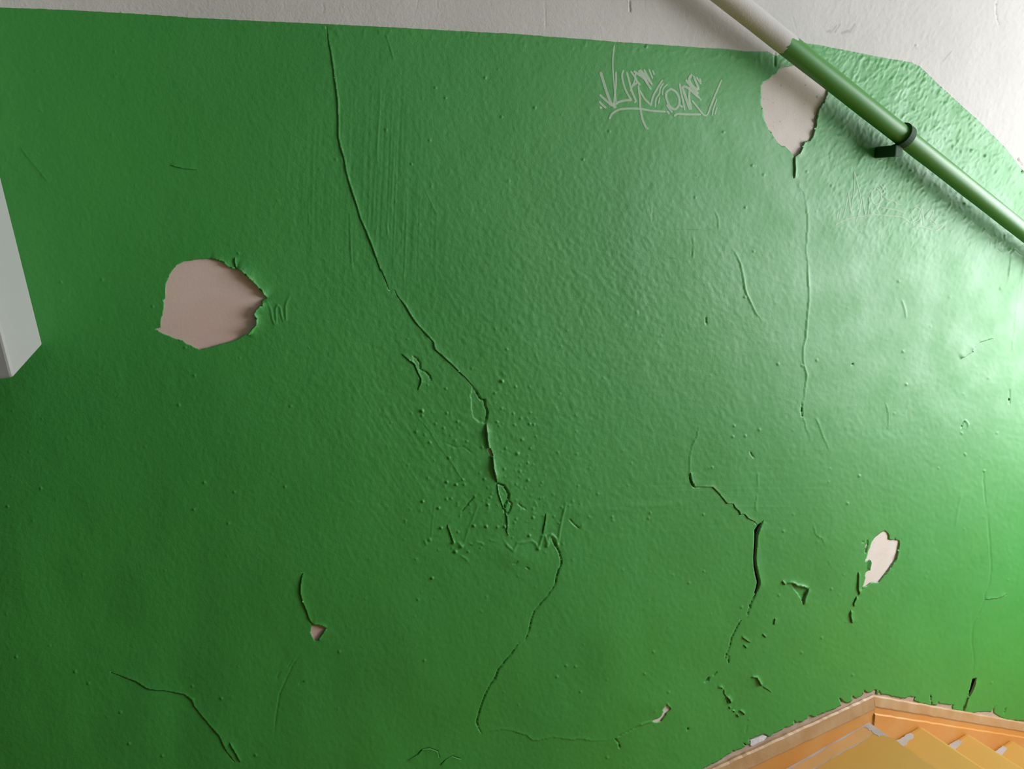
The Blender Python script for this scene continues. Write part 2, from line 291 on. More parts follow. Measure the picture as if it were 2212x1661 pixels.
# ridges: (polyline, height px, half width px)
RIDGE = [
 ([(x + 1.5, y) for x, y in K(*zt, [(207,100),(222,180),(237,280),(247,360),(260,450),(268,520),(270,620),(272,740),(287,810),(312,890),(324,970),(342,1030),(367,1110),(392,1180),(417,1270),(457,1360),(497,1460),(532,1560),(552,1610)])], 0.55, 1.7),
 ([(x + 1.5, y - 1) for x, y in K(*b2, [(355,300),(400,355),(440,425),(480,480),(540,545),(582,590),(590,635),(640,680),(690,725),(745,780),(790,820)])], 0.55, 1.7),
 (K(*zm, [(1600,600),(1655,720),(1680,830),(1695,930),(1705,1010),(1735,1100),(1785,1200),(1835,1310)]), 0.7, 1.9),
 (K(*b3, [(786,60),(788,150),(793,250),(793,330),(783,420),(775,500),(771,560),(755,620),(751,690),(758,740),(775,800),(768,850),(760,900)]), 0.6, 1.8),
 (K(*zw, [(1980,290),(1940,440),(1900,620),(1870,830)]), 1.3, 2.0),
 (K(*zw, [(1610,890),(1640,800),(1665,720),(1700,712),(1712,760),(1722,850)]), 1.8, 2.4), (K(*zw, [(1735,850),(1745,720),(1790,700),(1850,760),(1860,840)]), 1.8, 2.4),
 (K(*zw, [(1150,780),(1200,850),(1270,910),(1310,850),(1330,810),(1430,800),(1520,780),(1570,820),(1610,890)]), 1.4, 2.6),
 (K(*zw, [(240,270),(205,560),(190,740)]), 0.5, 1.6), (K(*zw, [(820,280),(760,450),(680,640),(620,830)]), 0.6, 1.8),
 (K(*zw, [(545,800),(590,860),(620,830)]), 1.3, 2.4), (K(*zw, [(690,810),(740,835),(790,800),(850,810),(890,840)]), 1.2, 2.4), (K(*zw, [(580,980),(650,1020),(675,1055)]), 1.0, 2.4), (K(*zw, [(960,770),(1040,790)]), 0.8, 2.5),
 (K(*zw, [(1560,250),(1590,300),(1600,340)]), 0.8, 2.0), (K(*zw, [(2150,340),(2190,300)]), 0.5, 2.0), (K(*zw, [(100,770),(130,840)]), 1.0, 2.4), (K(*zw, [(50,360),(60,400)]), 0.7, 1.6),
 (K(*h1, [(1770,830),(1830,960),(1850,1090),(1880,1170),(1912,1160),(1900,950),(1930,890),(1970,930),(1990,1040),(2015,1130),(2055,1110),(2050,900),(2080,820),(2125,720)]), 1.1, 2.0),
 (K(*h5, [(330,1420),(480,1370),(580,1330),(700,1310),(800,1280)]), 1.8, 1.7),
 (K(*r2, [(735,265),(742,225),(765,200),(790,230),(786,262)]), 1.4, 1.7), (K(*r2, [(725,305),(742,322)]), 1.2, 1.6), (K(*r2, [(760,495),(775,515)]), 1.4, 1.5), (K(*r2, [(745,850),(715,950),(680,1155)]), 0.6, 1.8),
 (K(*b3, [(1385,320),(1405,380),(1415,440)]), 0.9, 1.8), (K(*b3, [(2085,570),(2088,640)]), 0.8, 1.6),
 (K(*b3, [(2084,38),(2070,130),(2058,205)]), 1.2, 1.3), (K(*b3, [(2165,50),(2150,180),(2142,300)]), 1.2, 1.3),
 (K(*zr, [(660,1010),(690,1040),(705,1075)]), 1.4, 1.5), (K(*zr, [(560,890),(600,960)]), 1.2, 1.5), (K(*zr, [(820,1110),(860,1180),(900,1220),(895,1310)]), 1.6, 1.6), (K(*zr, [(935,1190),(955,1240),(945,1340)]), 1.6, 1.6), (K(*zr, [(985,1220),(990,1290)]), 1.4, 1.5), (K(*zr, [(1000,1210),(1025,1340)]), 1.6, 1.6), (K(*zr, [(1050,1180),(1040,1280)]), 1.5, 1.6),
 (K(*zr, [(1060,1330),(1080,1380),(1110,1340),(1120,1400),(1150,1350),(1190,1390),(1250,1420)]), 1.6, 1.7), (K(*zr, [(1115,1380),(1100,1520),(1080,1655)]), 1.2, 1.4), (K(*zr, [(945,1340),(1010,1395)]), 1.1, 1.6),
 (K(*zr, [(490,190),(485,280)]), 1.4, 1.5), (K(*zr, [(500,230),(545,285)]), 1.4, 1.5), (K(*zr, [(560,250),(585,310)]), 1.4, 1.5),
 (K(*zt, [(350,1200),(355,1450),(370,1640)]), 0.7, 1.5), (K(*zt, [(548,400),(545,560),(528,800),(530,960)]), 0.6, 1.5), (K(*zt, [(590,1300),(605,1420)]), 0.6, 1.5), (K(*zt, [(80,1170),(85,1320)]), 0.4, 1.5),
 (K(*h5, [(1330,640),(1420,760),(1480,820)]), 1.5, 1.6),
]
# recessed old chips painted over: (polygon, depth px)
RECESS = [
 (K(*zc, [(640,385),(620,450),(632,510),(630,570),(645,640),(690,680),(745,692),(755,650),(765,590),(745,540),(738,490),(710,490),(690,460),(650,390)]), 1.5),
 (K(*zc, [(845,1200),(905,1222),(925,1260),(945,1300),(935,1340),(905,1385),(905,1425),(880,1370),(855,1290)]), 1.8),
 (K(*zc, [(120,110),(165,140),(190,180),(190,230),(245,255),(275,290),(285,330),(200,335),(165,250),(140,185)]), 0.8),
 (K(*zo, [(1490,1325),(1530,1332),(1545,1354),(1690,1390),(1658,1465),(1630,1575),(1600,1500),(1530,1400)]), 2.6),
 (K(*zl, [(258,518),(335,440),(372,372),(345,475)]), 3.0),
 (K(*zl, [(800,870),(845,895),(870,955),(810,1020)]), 2.4),
 (K(*k8, [(1110,340),(1150,365),(1300,378),(1298,436),(1140,410)]), 1.6),
 (K(*k8, [(1945,2),(1600,38),(1490,250),(1450,300)][1:]), 1.0),
]
random.seed(7)
DOTS = [(x, y, h, s) for (x, y, h, s) in
 [(*p, 1.8, 1.7) for p in K(*zc, [(885,330),(828,432),(1005,378),(410,395),(205,585),(205,625),(322,695),(510,678),(420,605),(392,732),(155,763),(272,855),(588,845),(718,893),(1130,905),(1060,830),(1125,698),(1160,700),(848,680),(995,705),(885,565),(985,608),(1048,650),(1108,1028),(1040,1100),(1108,1175),(905,1080),(735,1165),(415,1190),(495,1215),(548,1170),(565,1210),(410,1335),(450,1330),(208,1355),(342,1413),(365,1580),(650,1310),(765,1385),(785,1320),(645,1562),(750,1570),(845,1572),(905,1572),(510,1615),(1005,1505),(1150,1490),(1118,1645),(437,985),(928,58),(920,905)])] +
 [(*p, 2.6, 2.4) for p in K(*zc, [(1020,950),(205,585),(885,330)])] +
 [(*p, 1.6, 1.6) for p in K(*zw, [(290,350),(320,610),(755,585),(915,590),(1165,595),(1290,540),(1820,465),(1885,550),(1925,345),(1640,225),(1670,215),(1320,40),(1545,360),(1545,485),(1490,718),(1265,740),(680,925),(510,925),(200,1280),(480,805),(940,305),(75,260),(520,40),(400,10)])] +
 [(*p, 2.2, 2.2) for p in K(*zw, [(1605,885),(1720,848),(1862,835),(480,808),(590,858),(510,930),(170,770)])] +
 [(*p, 1.7, 1.6) for p in K(*a3, [(250,845),(435,1060),(508,1120),(940,1190),(990,870),(440,1610),(785,1100),(1245,1025),(1465,705),(1825,965),(1915,1000),(1480,290),(65,1265),(390,1330),(780,505),(780,590)])] +
 [(*p, 1.7, 1.6) for p in K(*b3, [(380,300),(590,730),(745,740),(1395,650),(1415,860),(1365,200),(310,1125),(302,1195),(382,1190),(470,1150),(172,1392),(1110,1445),(1035,1620),(840,705),(2010,245),(1915,1415)])] +
 [(*p, 1.7, 1.6) for p in K(*a2, [(278,832),(1020,748),(915,498),(595,562),(1232,690),(440,1052),(558,900),(1708,840),(1945,300),(1542,1022),(660,628)])] +
 [(*p, 1.6, 1.7) for p in K(*b1, [(978,360),(1527,22),(1245,803),(1860,1000),(1145,992),(1185,623),(1308,1490),(1825,1515),(1500,1550),(262,1525),(50,1640),(390,205),(655,190),(1640,240)])] +
 [(*p, 1.6, 1.7) for p in K(*c1, [(105,940),(825,1500),(1235,1220),(1415,1210),(1230,1135),(1240,2),(1038,1580),(565,1115),(480,1040),(770,1300),(1460,90),(2170,910),(1635,1575)])] +
 [(*p, 1.6, 1.7) for p in K(*c2, [(1960,60),(1970,25),(1725,50),(1430,1000),(1488,1005),(1370,1070),(1690,1585),(572,437),(1990,915),(520,962),(480,575),(1932,1053),(2085,1170),(1520,1165)])] +
 [(*p, 1.6, 1.5) for p in K(*c3, [(120,35),(30,475),(125,400),(745,918),(625,140),(600,550),(930,508),(365,630),(870,820),(1070,1060),(1960,1110)])] +
 [(*p, 2.2, 1.8) for p in K(*zr, [(680,285),(840,340),(610,850)])] +
 [(*p, 1.6, 1.5) for p in K(*zr, [(725,15),(290,25),(35,497),(120,385)])]]
for _ in range(150):
    DOTS.append((random.gauss(1090, 110), random.gauss(1010, 110), random.uniform(.5, 1.3), random.uniform(1.2, 1.8)))
for _ in range(260):
    DOTS.append((random.uniform(0, 2212), random.uniform(60, 1560), random.uniform(.3, .9), random.uniform(1.2, 1.9)))

# ------------------------------------------------------------------ fine sheet of the wall: heights from the traced relief
STEP = 2.0
X0, X1, Y0, Y1 = -60.0, 2272.0, -40.0, 1704.0
xs = np.arange(X0, X1 + .1, STEP); ys = np.arange(Y0, Y1 + .1, STEP)
NX, NY = len(xs), len(ys)
PX, PY = np.meshgrid(xs, ys)
GX0, GY0 = PX.copy(), PY.copy()

def window(poly, pad):
    p = np.array(poly)
    i0 = max(0, int((p[:, 1].min() - pad - Y0) // STEP)); i1 = min(NY, int((p[:, 1].max() + pad - Y0) // STEP) + 2)
    j0 = max(0, int((p[:, 0].min() - pad - X0) // STEP)); j1 = min(NX, int((p[:, 0].max() + pad - X0) // STEP) + 2)
    if i1 <= i0 or j1 <= j0: return None
    return slice(i0, i1), slice(j0, j1)
def polydist(poly, qx, qy):
    """distance, signed side, arc fraction and nearest point of each query point to a polyline"""
    p = np.array(poly, float); seg = np.diff(p, axis=0); L = np.hypot(seg[:, 0], seg[:, 1]); acc = np.concatenate([[0], np.cumsum(L)])
    best = np.full(qx.shape, 1e9); side = np.zeros(qx.shape); frac = np.zeros(qx.shape); nx = np.zeros(qx.shape); ny = np.zeros(qx.shape)
    for k in range(len(seg)):
        if L[k] < 1e-9: continue
        dx, dy = seg[k]; ax, ay = p[k]
        t = np.clip(((qx - ax) * dx + (qy - ay) * dy) / (L[k] ** 2), 0, 1)
        cx, cy = ax + t * dx, ay + t * dy
        d = np.hypot(qx - cx, qy - cy)
        m = d < best - 1e-9
        cr = -(dx * (qy - ay) - dy * (qx - ax)) / L[k]
        best = np.where(m, d, best); side = np.where(m, cr, side); frac = np.where(m, (acc[k] + t * L[k]) / acc[-1], frac)
        nx = np.where(m, cx, nx); ny = np.where(m, cy, ny)
    return best, side, frac, nx, ny
def inside(poly, qx, qy):
    p = np.array(poly, float); c = np.zeros(qx.shape, bool); n = len(p)
    for k in range(n):
        xa, ya = p[k]; xb, yb = p[(k + 1) % n]
        if ya == yb: continue
        m = (ya > qy) != (yb > qy)
        c ^= m & (qx < (xb - xa) * (qy - ya) / (yb - ya) + xa)
    return c
def jag(poly, amp, step, seed):
    """add small irregular teeth to a traced line"""
    rnd = random.Random(seed); out = [poly[0]]
    for (xa, ya), (xb, yb) in zip(poly[:-1], poly[1:]):
        L = math.hypot(xb - xa, yb - ya); n = max(1, int(L / step))
        for k in range(1, n + 1):
            t = k / n; e = rnd.uniform(-amp, amp) if k < n else 0
            out.append((xa + (xb - xa) * t - (yb - ya) / L * e, ya + (yb - ya) * t + (xb - xa) / L * e))
    return out
for k in ('left', 'pipe', 'right'):
    HOLES[k] = jag(HOLES[k] + [HOLES[k][0]], 0.6, 4.0, len(k))[:-1]
BOTTOM = jag(BOTTOM, 1.6, 4.5, 5)
DADO_J = jag(DADO, 0.5, 7.0, 3)

def snap(poly, closed=False, thr=0.72):
    q = list(poly) + ([poly[0]] if closed else [])
    w = window(q, 6)
    if w is None: return
    d, s, f, nx, ny = polydist(q, PX[w], PY[w])
    m = (d < thr * STEP) & ((closed) | ((f > 1e-6) & (f < 1 - 1e-6)))
    # never drag a node further than a cell from its own place
    m &= np.hypot(nx - GX0[w], ny - GY0[w]) < 1.1 * STEP
    PX[w] = np.where(m, nx, PX[w]); PY[w] = np.where(m, ny, PY[w])
for (pl, h, wd) in LEDGE:
    if abs(h) >= 0.9: snap(pl)
for (pl, dep, wd) in GROOVE:
    if dep >= 1.0: snap(pl)
snap(DADO_J); snap(BOTTOM)
for pl in list(HOLES.values()) + GAPS: snap(pl, True)

Hh = np.zeros((NY, NX))                            # relief in px
SLITS = []
for (pl, h, wd) in LEDGE:
    w = window(pl, wd * 4 + 4)
    if w is None or h == 0: continue
    d, s, f, _, _ = polydist(pl, PX[w], PY[w])
    taper = np.clip(np.minimum(f, 1 - f) * 7, 0, 1) ** .7
    s2 = s if h > 0 else -s
    plen = sum(math.dist(a_, b_) for a_, b_ in zip(pl[:-1], pl[1:]))
    wob = 1 + .16 * np.sin(f * plen / 17.0 + h * 9) + .10 * np.sin(f * plen / 6.1 + h)
    on = (s2 >= -0.05)
    lift = abs(h) * wob * taper * (.65 * np.exp(-(d / wd) ** 1.2) + .35 * np.exp(-(d / 2.6) ** 2))
    Hh[w] += np.where(on, lift, 0)
    if abs(h) >= 0.9:                              # remember the nodes on the slit: the far side keeps its own, lower copies
        m = d < 0.03
        gi, gj = np.nonzero(m)
        SLITS.append((pl, h, (gi + w[0].start) * NX + gj + w[1].start, lift[m], f[m]))
for (pl, dep, wd) in GROOVE:
    w = window(pl, wd * 3 + 3)
    if w is None: continue
    d, s, f, _, _ = polydist(pl, PX[w], PY[w])
    taper = np.clip(np.minimum(f, 1 - f) * 9, 0.25, 1)
    Hh[w] -= (.45 if dep >= 1.0 else 1.0) * dep * taper * np.exp(-(d / wd) ** 2)
    if dep >= 1.0: Hh[w] -= np.where(d < .05, 1.1 * dep * taper, 0)
for (pl, hg, wd) in RIDGE:
    w = window(pl, wd * 3 + 3)
    if w is None: continue
    d, s, f, _, _ = polydist(pl, PX[w], PY[w])
    taper = np.clip(np.minimum(f, 1 - f) * 9, 0.3, 1)
    Hh[w] += hg * taper * np.exp(-(d / wd) ** 2)
for (pl, dep) in RECESS:
    w = window(pl, 4)
    if w is None: continue
    Hh[w] -= np.where(inside(pl, PX[w], PY[w]), dep, 0)
for (x, y, hg, sg) in DOTS:
    w = window([(x, y)], sg * 4)
    if w is None: continue
    Hh[w] += hg * np.exp(-((PX[w] - x) ** 2 + (PY[w] - y) ** 2) / (2 * sg * sg))

rng = np.random.default_rng(11)
def noise(sx, sy, ang=0.0):
    """gaussian-filtered noise, unit variance; sx, sy in px, rotated by ang (image degrees)"""
    n = rng.standard_normal((NY, NX))
    fy = np.fft.fftfreq(NY)[:, None] / STEP; fx = np.fft.rfftfreq(NX)[None, :] / STEP
    a = math.radians(ang)
    u = fx * math.cos(a) + fy * math.sin(a); v = -fx * math.sin(a) + fy * math.cos(a)
    g = np.exp(-2 * math.pi ** 2 * ((u * sx) ** 2 + (v * sy) ** 2))
    o = np.fft.irfft2(np.fft.rfft2(n) * g, s=(NY, NX))
    return o / o.std()
def blob(cx, cy, rx, ry, ang=0):
    a = math.radians(ang); dx = PX - cx; dy = PY - cy
    u = dx * math.cos(a) + dy * math.sin(a); v = -dx * math.sin(a) + dy * math.cos(a)
    return np.exp(-((u / rx) ** 2 + (v / ry) ** 2))
dd, dside, _, _, _ = polydist(DADO, PX, PY)
white_region = dside > 0                            # above the dado line
below = np.where(white_region, 0, dd)
# roller / plaster texture
rough_mid = .35 + .6 * blob(1330, 560, 330, 330) + .5 * blob(1000, 950, 380, 260, 30) + .25 * blob(800, 420, 240, 330)
Hh += noise(2.2, 2.8) * .055 * (0.6 + rough_mid)
Hh += noise(2.5, 3.8, -25) * .11 * rough_mid
Hh += noise(2.6, 6.0, -35) * .07 * blob(1000, 760, 420, 300)
upr = np.clip((PX - 1640 - .25 * (PY - 200)) / 260, 0, 1) * np.clip((640 - PY) / 180, 0, 1)
n1 = noise(1.5, 3.0, 28)
Hh += upr * (.42 * np.maximum(n1, -.4) + .16 * noise(2.6, 5.0, 24) + .07 * noise(7, 10, 20)) * np.where(white_region, .35, 1)
band = np.exp(-((below - 12) / 13) ** 2) * (~white_region)
Hh += band * (.22 + .25 * upr) * np.maximum(noise(2.5, 4.0, 15), 0) * np.clip((PX - 300) / 500, .1, 1)
Hh += noise(9, 12) * .09 * (.5 + .5 * upr + .35 * rough_mid)
LOW = noise(35, 50) * .6 * (.35 + .65 * np.clip((PY - 800) / 500, 0, 1)) + noise(110, 150) * 1.4
# brush streaks
st = noise(1.5, 70, 2)
Hh += st * .11 * (blob(825, 380, 95, 210) + .9 * blob(890, 500, 70, 110) + .6 * blob(690, 430, 80, 180))
Hh += noise(1.6, 60, -32) * .06 * (blob(900, 1000, 130, 160) + .6 * blob(780, 900, 130, 160))
Hh += noise(1.8, 40, 90) * .035 * (blob(1450, 1090, 180, 70) + blob(1650, 1060, 200, 90))
# rub marks in the lower right, plaster seam
Hh += .9 * np.exp(-((PY - (1105 - .05 * (PX - 1200))) / 9) ** 2) * np.clip((PX - 1150) / 100, 0, 1) * np.clip((1500 - PX) / 60, 0, 1) * (.5 + .5 * noise(20, 4) * .6)
LOW += 2.2 * blob(1110, 1200, 46, 22, 10)
for (cx, cy, rx, ry, h_) in [(1400, 1520, 60, 25, 1.2), (1850, 1560, 60, 30, 1.5), (2100, 1380, 60, 80, 2.0), (2000, 640, 70, 40, 1.6), (1750, 1350, 60, 70, 2.0), (1980, 1330, 70, 60, -1.5)]:
    LOW += h_ * blob(cx, cy, rx, ry)
Hh += LOW
Hh[white_region] *= .8
# fade to a flat sheet at the rim of the fine region
edge = np.minimum(np.minimum(GX0 - X0, X1 - GX0), np.minimum(GY0 - Y0, Y1 - GY0))
Hh *= np.clip(edge / 20, 0, 1)

WX, WZ = unproject(PX, PY)
depth = (R[0, 2] * WX + R[1, 2] * DIST + R[2, 2] * (WZ - CAMH))     # along the optical axis
SCL = depth / F                                                      # metres per px
Hm = np.maximum(Hh * SCL, -0.009)
LOWM = LOW * SCL * np.clip(edge / 20, 0, 1)
WYY = -Hm
co = np.stack([WX, WYY, WZ], -1).reshape(-1, 3)
SCLF = SCL.ravel() * np.clip(edge / 20, 0, 1).ravel()
ii, jj = np.meshgrid(np.arange(NY - 1), np.arange(NX - 1), indexing='ij')
v00 = (ii * NX + jj).ravel(); v01 = v00 + 1; v10 = v00 + NX; v11 = v10 + 1
flip = ((ii + jj) % 2 == 0).ravel()
t1 = np.where(flip[:, None], np.stack([v00, v10, v11], 1), np.stack([v00, v10, v01], 1))
t2 = np.where(flip[:, None], np.stack([v00, v11, v01], 1), np.stack([v01, v10, v11], 1))
tris = np.concatenate([t1, t2])
pxf, pyf = PX.ravel(), PY.ravel()
tx = pxf[tris].mean(1); ty = pyf[tris].mean(1)
area = np.abs((pxf[tris[:, 1]] - pxf[tris[:, 0]]) * (pyf[tris[:, 2]] - pyf[tris[:, 0]]) - (pxf[tris[:, 2]] - pxf[tris[:, 0]]) * (pyf[tris[:, 1]] - pyf[tris[:, 0]]))
keep = area > 1e-4
RISER_V, RISER_T = [], []
for (pl, h, nodes, lift, fr) in SLITS:                  # open the paint along every lifted edge
    if not len(nodes): continue
    loc = np.full(NX * NY, -1); loc[nodes] = np.arange(len(nodes))
    sel = np.nonzero((loc[np.minimum(tris, NX * NY - 1)] >= 0).any(1) & (tris < NX * NY).any(1))[0]
    d, sd, f, _, _ = polydist(pl, tx[sel], ty[sel])
    if h < 0: sd = -sd
    far = sel[(sd < 0) & (f > 1e-6) & (f < 1 - 1e-6)]
    base_i = len(co)
    dup = co[nodes].copy(); dup[:, 1] += lift * SCLF[nodes]
    co = np.concatenate([co, dup]); pxf = np.concatenate([pxf, pxf[nodes]]); pyf = np.concatenate([pyf, pyf[nodes]])
    t = tris[far]; ok = t < NX * NY
    k_ = np.where(ok, loc[np.minimum(t, NX * NY - 1)], -1)
    tris[far] = np.where(k_ >= 0, base_i + k_, t)
    if abs(h) < 3.0:                                # low edges are closed by the paint itself
        o_ = np.argsort(fr); b0 = sum(len(v_) for v_ in RISER_V); n_ = len(o_)
        RISER_V.append(np.concatenate([co[nodes[o_]], dup[o_] + np.array([0, .0002, 0])]))
        gap_ = np.hypot(np.diff(pxf[nodes[o_]]), np.diff(pyf[nodes[o_]])) < 3 * STEP
        for q_ in np.nonzero(gap_)[0]:
            RISER_T.append((b0 + q_, b0 + n_ + q_, b0 + n_ + q_ + 1)); RISER_T.append((b0 + q_, b0 + n_ + q_ + 1, b0 + q_ + 1))
def cut(poly):
    p = np.array(poly); m = (tx > p[:, 0].min()) & (tx < p[:, 0].max()) & (ty > p[:, 1].min()) & (ty < p[:, 1].max())
    idx = np.nonzero(m)[0]
    keep[idx[inside(poly, tx[idx], ty[idx])]] = False
for pl in list(HOLES.values()) + GAPS: cut(pl)
cut([(1380, 1740)] + BOTTOM[1:] + [(2300, 1800), (1380, 1800)])
nearm = ty < 520
is_white = np.zeros(len(tris), bool)
idx = np.nonzero(nearm)[0]
is_white[idx] = inside(DADO_J + [(2300, -100), (-200, -100)], tx[idx], ty[idx])

def sheet(name, mask, mats, parent, rim_y=None):
    t = tris[mask]
    used, inv = np.unique(t, return_inverse=True)
    t = inv.reshape(-1, 3); c = co[used]
    nf = len(t); midx = np.zeros(nf, np.int32)
    if rim_y is not None:                          # thickness of the paint film round holes, gaps and the bottom edge
        e = np.concatenate([t[:, [0, 1]], t[:, [1, 2]], t[:, [2, 0]]])
        key = np.sort(e, 1); kk = key[:, 0].astype(np.int64) * len(c) + key[:, 1]
        u, first, cnt = np.unique(kk, return_index=True, return_counts=True)
        be = e[first[cnt == 1]]
        gx, gy = pxf[used], pyf[used]
        ex = gx[be].mean(1); ey = gy[be].mean(1)
        m = (ex > X0 + 3) & (ex < X1 - 3) & (ey > Y0 + 3) & (ey < Y1 - 3)
        m &= ~((polydist(DADO_J, ex, ey)[0] < 1.2))
        be = be[m]
        bv = np.unique(be); mp = np.full(len(c), -1); mp[bv] = np.arange(len(bv)) + len(c)
        back = c[bv].copy(); back[:, 1] = np.maximum(back[:, 1] + .0012, rim_y)
        c = np.concatenate([c, back])
        q1 = np.stack([be[:, 1], be[:, 0], mp[be[:, 0]]], 1); q2 = np.stack([be[:, 1], mp[be[:, 0]], mp[be[:, 1]]], 1)
        t = np.concatenate([t, q1, q2]); midx = np.concatenate([midx, np.ones(len(q1) * 2, np.int32)])
    me = bpy.data.meshes.new(name)
    me.vertices.add(len(c)); me.vertices.foreach_set('co', c.astype(np.float32).ravel())
    me.loops.add(len(t) * 3); me.loops.foreach_set('vertex_index', t.astype(np.int32).ravel())
    me.polygons.add(len(t)); me.polygons.foreach_set('loop_start', np.arange(0, len(t) * 3, 3, dtype=np.int32))
    try: me.polygons.foreach_set('loop_total', np.full(len(t), 3, np.int32))
    except Exception: pass
    for m_ in mats: me.materials.append(m_)
    me.polygons.foreach_set('material_index', midx)
    me.polygons.foreach_set('use_smooth', (midx == 0))
    me.update(calc_edges=True); me.validate()
    return link(bpy.data.objects.new(name, me), parent)

# ------------------------------------------------------------------ the wall
ZTOP, ZBOT, XL, XR = 2.75, -1.25, -3.2, 3.6
wall = bm_obj('wall_back', box_bm(XL, XR, 0.014, 0.20, ZBOT, ZTOP), M_slab)
tag(wall, 'green and white painted stairwell wall with cracked, peeling paint', 'wall', kind='structure')
sheet('green_paint', keep & ~is_white, [M_green, M_rim], wall, 0.0022)
rz_ = mesh_obj('crack_edges', [tuple(v_) for v_ in np.concatenate(RISER_V)], RISER_T, M_green, wall); rz_['kind'] = 'stuff'
sheet('white_paint', keep & is_white, [M_white, M_rim], wall)
# the same two coats carry on, flat, beyond the finely traced part
def wp(px, py): x, z = unproject(px, py); return (float(x), 0.0, float(z))
A, B, C_, D_ = wp(X0, Y0), wp(X1, Y0), wp(X1, Y1), wp(X0, Y1)
dl, dr = wp(X0, 13.0), wp(X1, 428.2)
dlo = (XL, 0.0, 1.768); slope = (1.494 - 1.731) / (2.103 - 1.619)
dro = (XR, 0.0, dr[2] + slope * (XR - dr[0]))
mesh_obj('white_paint', [A, B, dr, dro, (XR, 0, ZTOP), (XL, 0, ZTOP), dlo, dl], [(0, 5, 4, 1), (1, 4, 3, 2), (0, 7, 6, 5)], M_white, wall)
mesh_obj('green_paint', [dl, D_, C_, dr, dro, (XR, 0, ZBOT), (XL, 0, ZBOT), dlo], [(0, 1, 6, 7), (1, 2, 5, 6), (2, 3, 4, 5)], M_green, wall)

def grow(poly, r):
    p = np.array(poly); n = len(p); out = []
    ar = sum(p[k][0] * p[(k + 1) % n][1] - p[(k + 1) % n][0] * p[k][1] for k in range(n))
    sg = 1 if ar > 0 else -1
    for k in range(n):
        a, b_ = p[k - 1], p[(k + 1) % n]; d = b_ - a; L = np.hypot(*d) + 1e-9
        out.append((p[k][0] + sg * d[1] / L * r, p[k][1] - sg * d[0] / L * r))
    return out
def patch(poly, m, y, label, thick=0.008):
    pts = []
    for px, py in poly:
        j = min(max(int(round((px - X0) / STEP)), 0), NX - 1); i = min(max(int(round((py - Y0) / STEP)), 0), NY - 1)
        pts.append(upt(px, py, y - float(LOWM[i, j])))
    bm = prism_bm(pts, None, None, (0, thick, 0))
    o = bm_obj('bare_plaster', bm, m, wall); o['label'] = label
    return o
def hull_patch(poly, m, y, label):
    """a plaster field a little larger than the hole, so that its rim runs under the paint"""
    p = np.array(poly); cx, cy = p.mean(0)
    ang = np.arctan2(p[:, 1] - cy, p[:, 0] - cx); rad = np.hypot(p[:, 0] - cx, p[:, 1] - cy)
    out = []
    for k in range(40):
        a = -math.pi + 2 * math.pi * k / 40
        dlt = np.abs((ang - a + math.pi) % (2 * math.pi) - math.pi)
        r_ = rad[dlt < .22].max() if (dlt < .22).any() else rad.mean()
        out.append((cx + math.cos(a) * (r_ * 1.04 + 3), cy + math.sin(a) * (r_ * 1.04 + 3)))
    return patch(out, m, y, label)
hull_patch(HOLES['left'], M_plaster, 0.0020, 'large round patch of pinkish bare plaster on the dark left part')
hull_patch(HOLES['pipe'], M_plaster2, 0.0020, 'leaf-shaped patch of pale bare plaster below the sloping pipe')
hull_patch(HOLES['right'], M_plaster2, 0.0022, 'pale jagged patch of bare plaster above the stair skirting')
hull_patch(HOLES['small'], M_plaster, 0.0020, 'tiny pinkish wedge of bare plaster low on the left')
hull_patch(HOLES['sliver'], M_plaster2, 0.0020, 'small pale sliver of bare plaster near the bottom')
hull_patch(HOLES['crack'], M_plaster, 0.0020, 'speck of pink plaster in the long crack')
bl = [(p[0], p[1] - 9) for p in BOTTOM[2::3]]
strip = bl + [(p[0] + 4, p[1] + 40) for p in SKIRT_R[::-1]] + [(1560, 1720), (1480, 1740)]
patch(strip, M_dust, 0.0022, 'ragged line of bare plaster along the skirting')

# the pale blue-grey bit of filler on the landing skirting
fil = K(*k7, [(822, 872), (826, 818), (890, 795), (975, 752), (1030, 765), (990, 812), (900, 850), (850, 880)])
patch(fil, M_chip, -0.0008, 'blue-grey bit of filler on the skirting edge', 0.004)

# curled scraps of paint still hanging on the edges of the holes
def flake(poly, lifts, name='paint_flake'):
    n = len(poly); f = []; vs = []
    for (px, py), l in zip(poly, lifts):
        x, z = unproject(px, py); vs.append((float(x), -l, float(z)))
    for (px, py), l in zip(poly, lifts):
        x, z = unproject(px, py); vs.append((float(x) + .0003, -l + .0009, float(z)))
    f.append(tuple(range(n))); f.append(tuple(range(2 * n - 1, n - 1, -1)))
    for k in range(n): f.append((k, (k + 1) % n, n + (k + 1) % n, n + k))
    bm = bmesh.new(); bv = [bm.verts.new(v) for v in vs]
    for q in f: bm.faces.new([bv[i] for i in q])
    return bm_obj(name, bm, M_green, wall)
flake(K(*h1, [(1478, 1335), (1530, 1262), (1592, 1200), (1648, 1180), (1620, 1260), (1560, 1315)]), [.0075, .0085, .007, .001, .001, .003])
flake(K(*h3, [(475, 645), (542, 614), (552, 655), (532, 742), (536, 766), (500, 778), (478, 720)]), [.0015, .004, .005, .005, .004, .0025, .001])

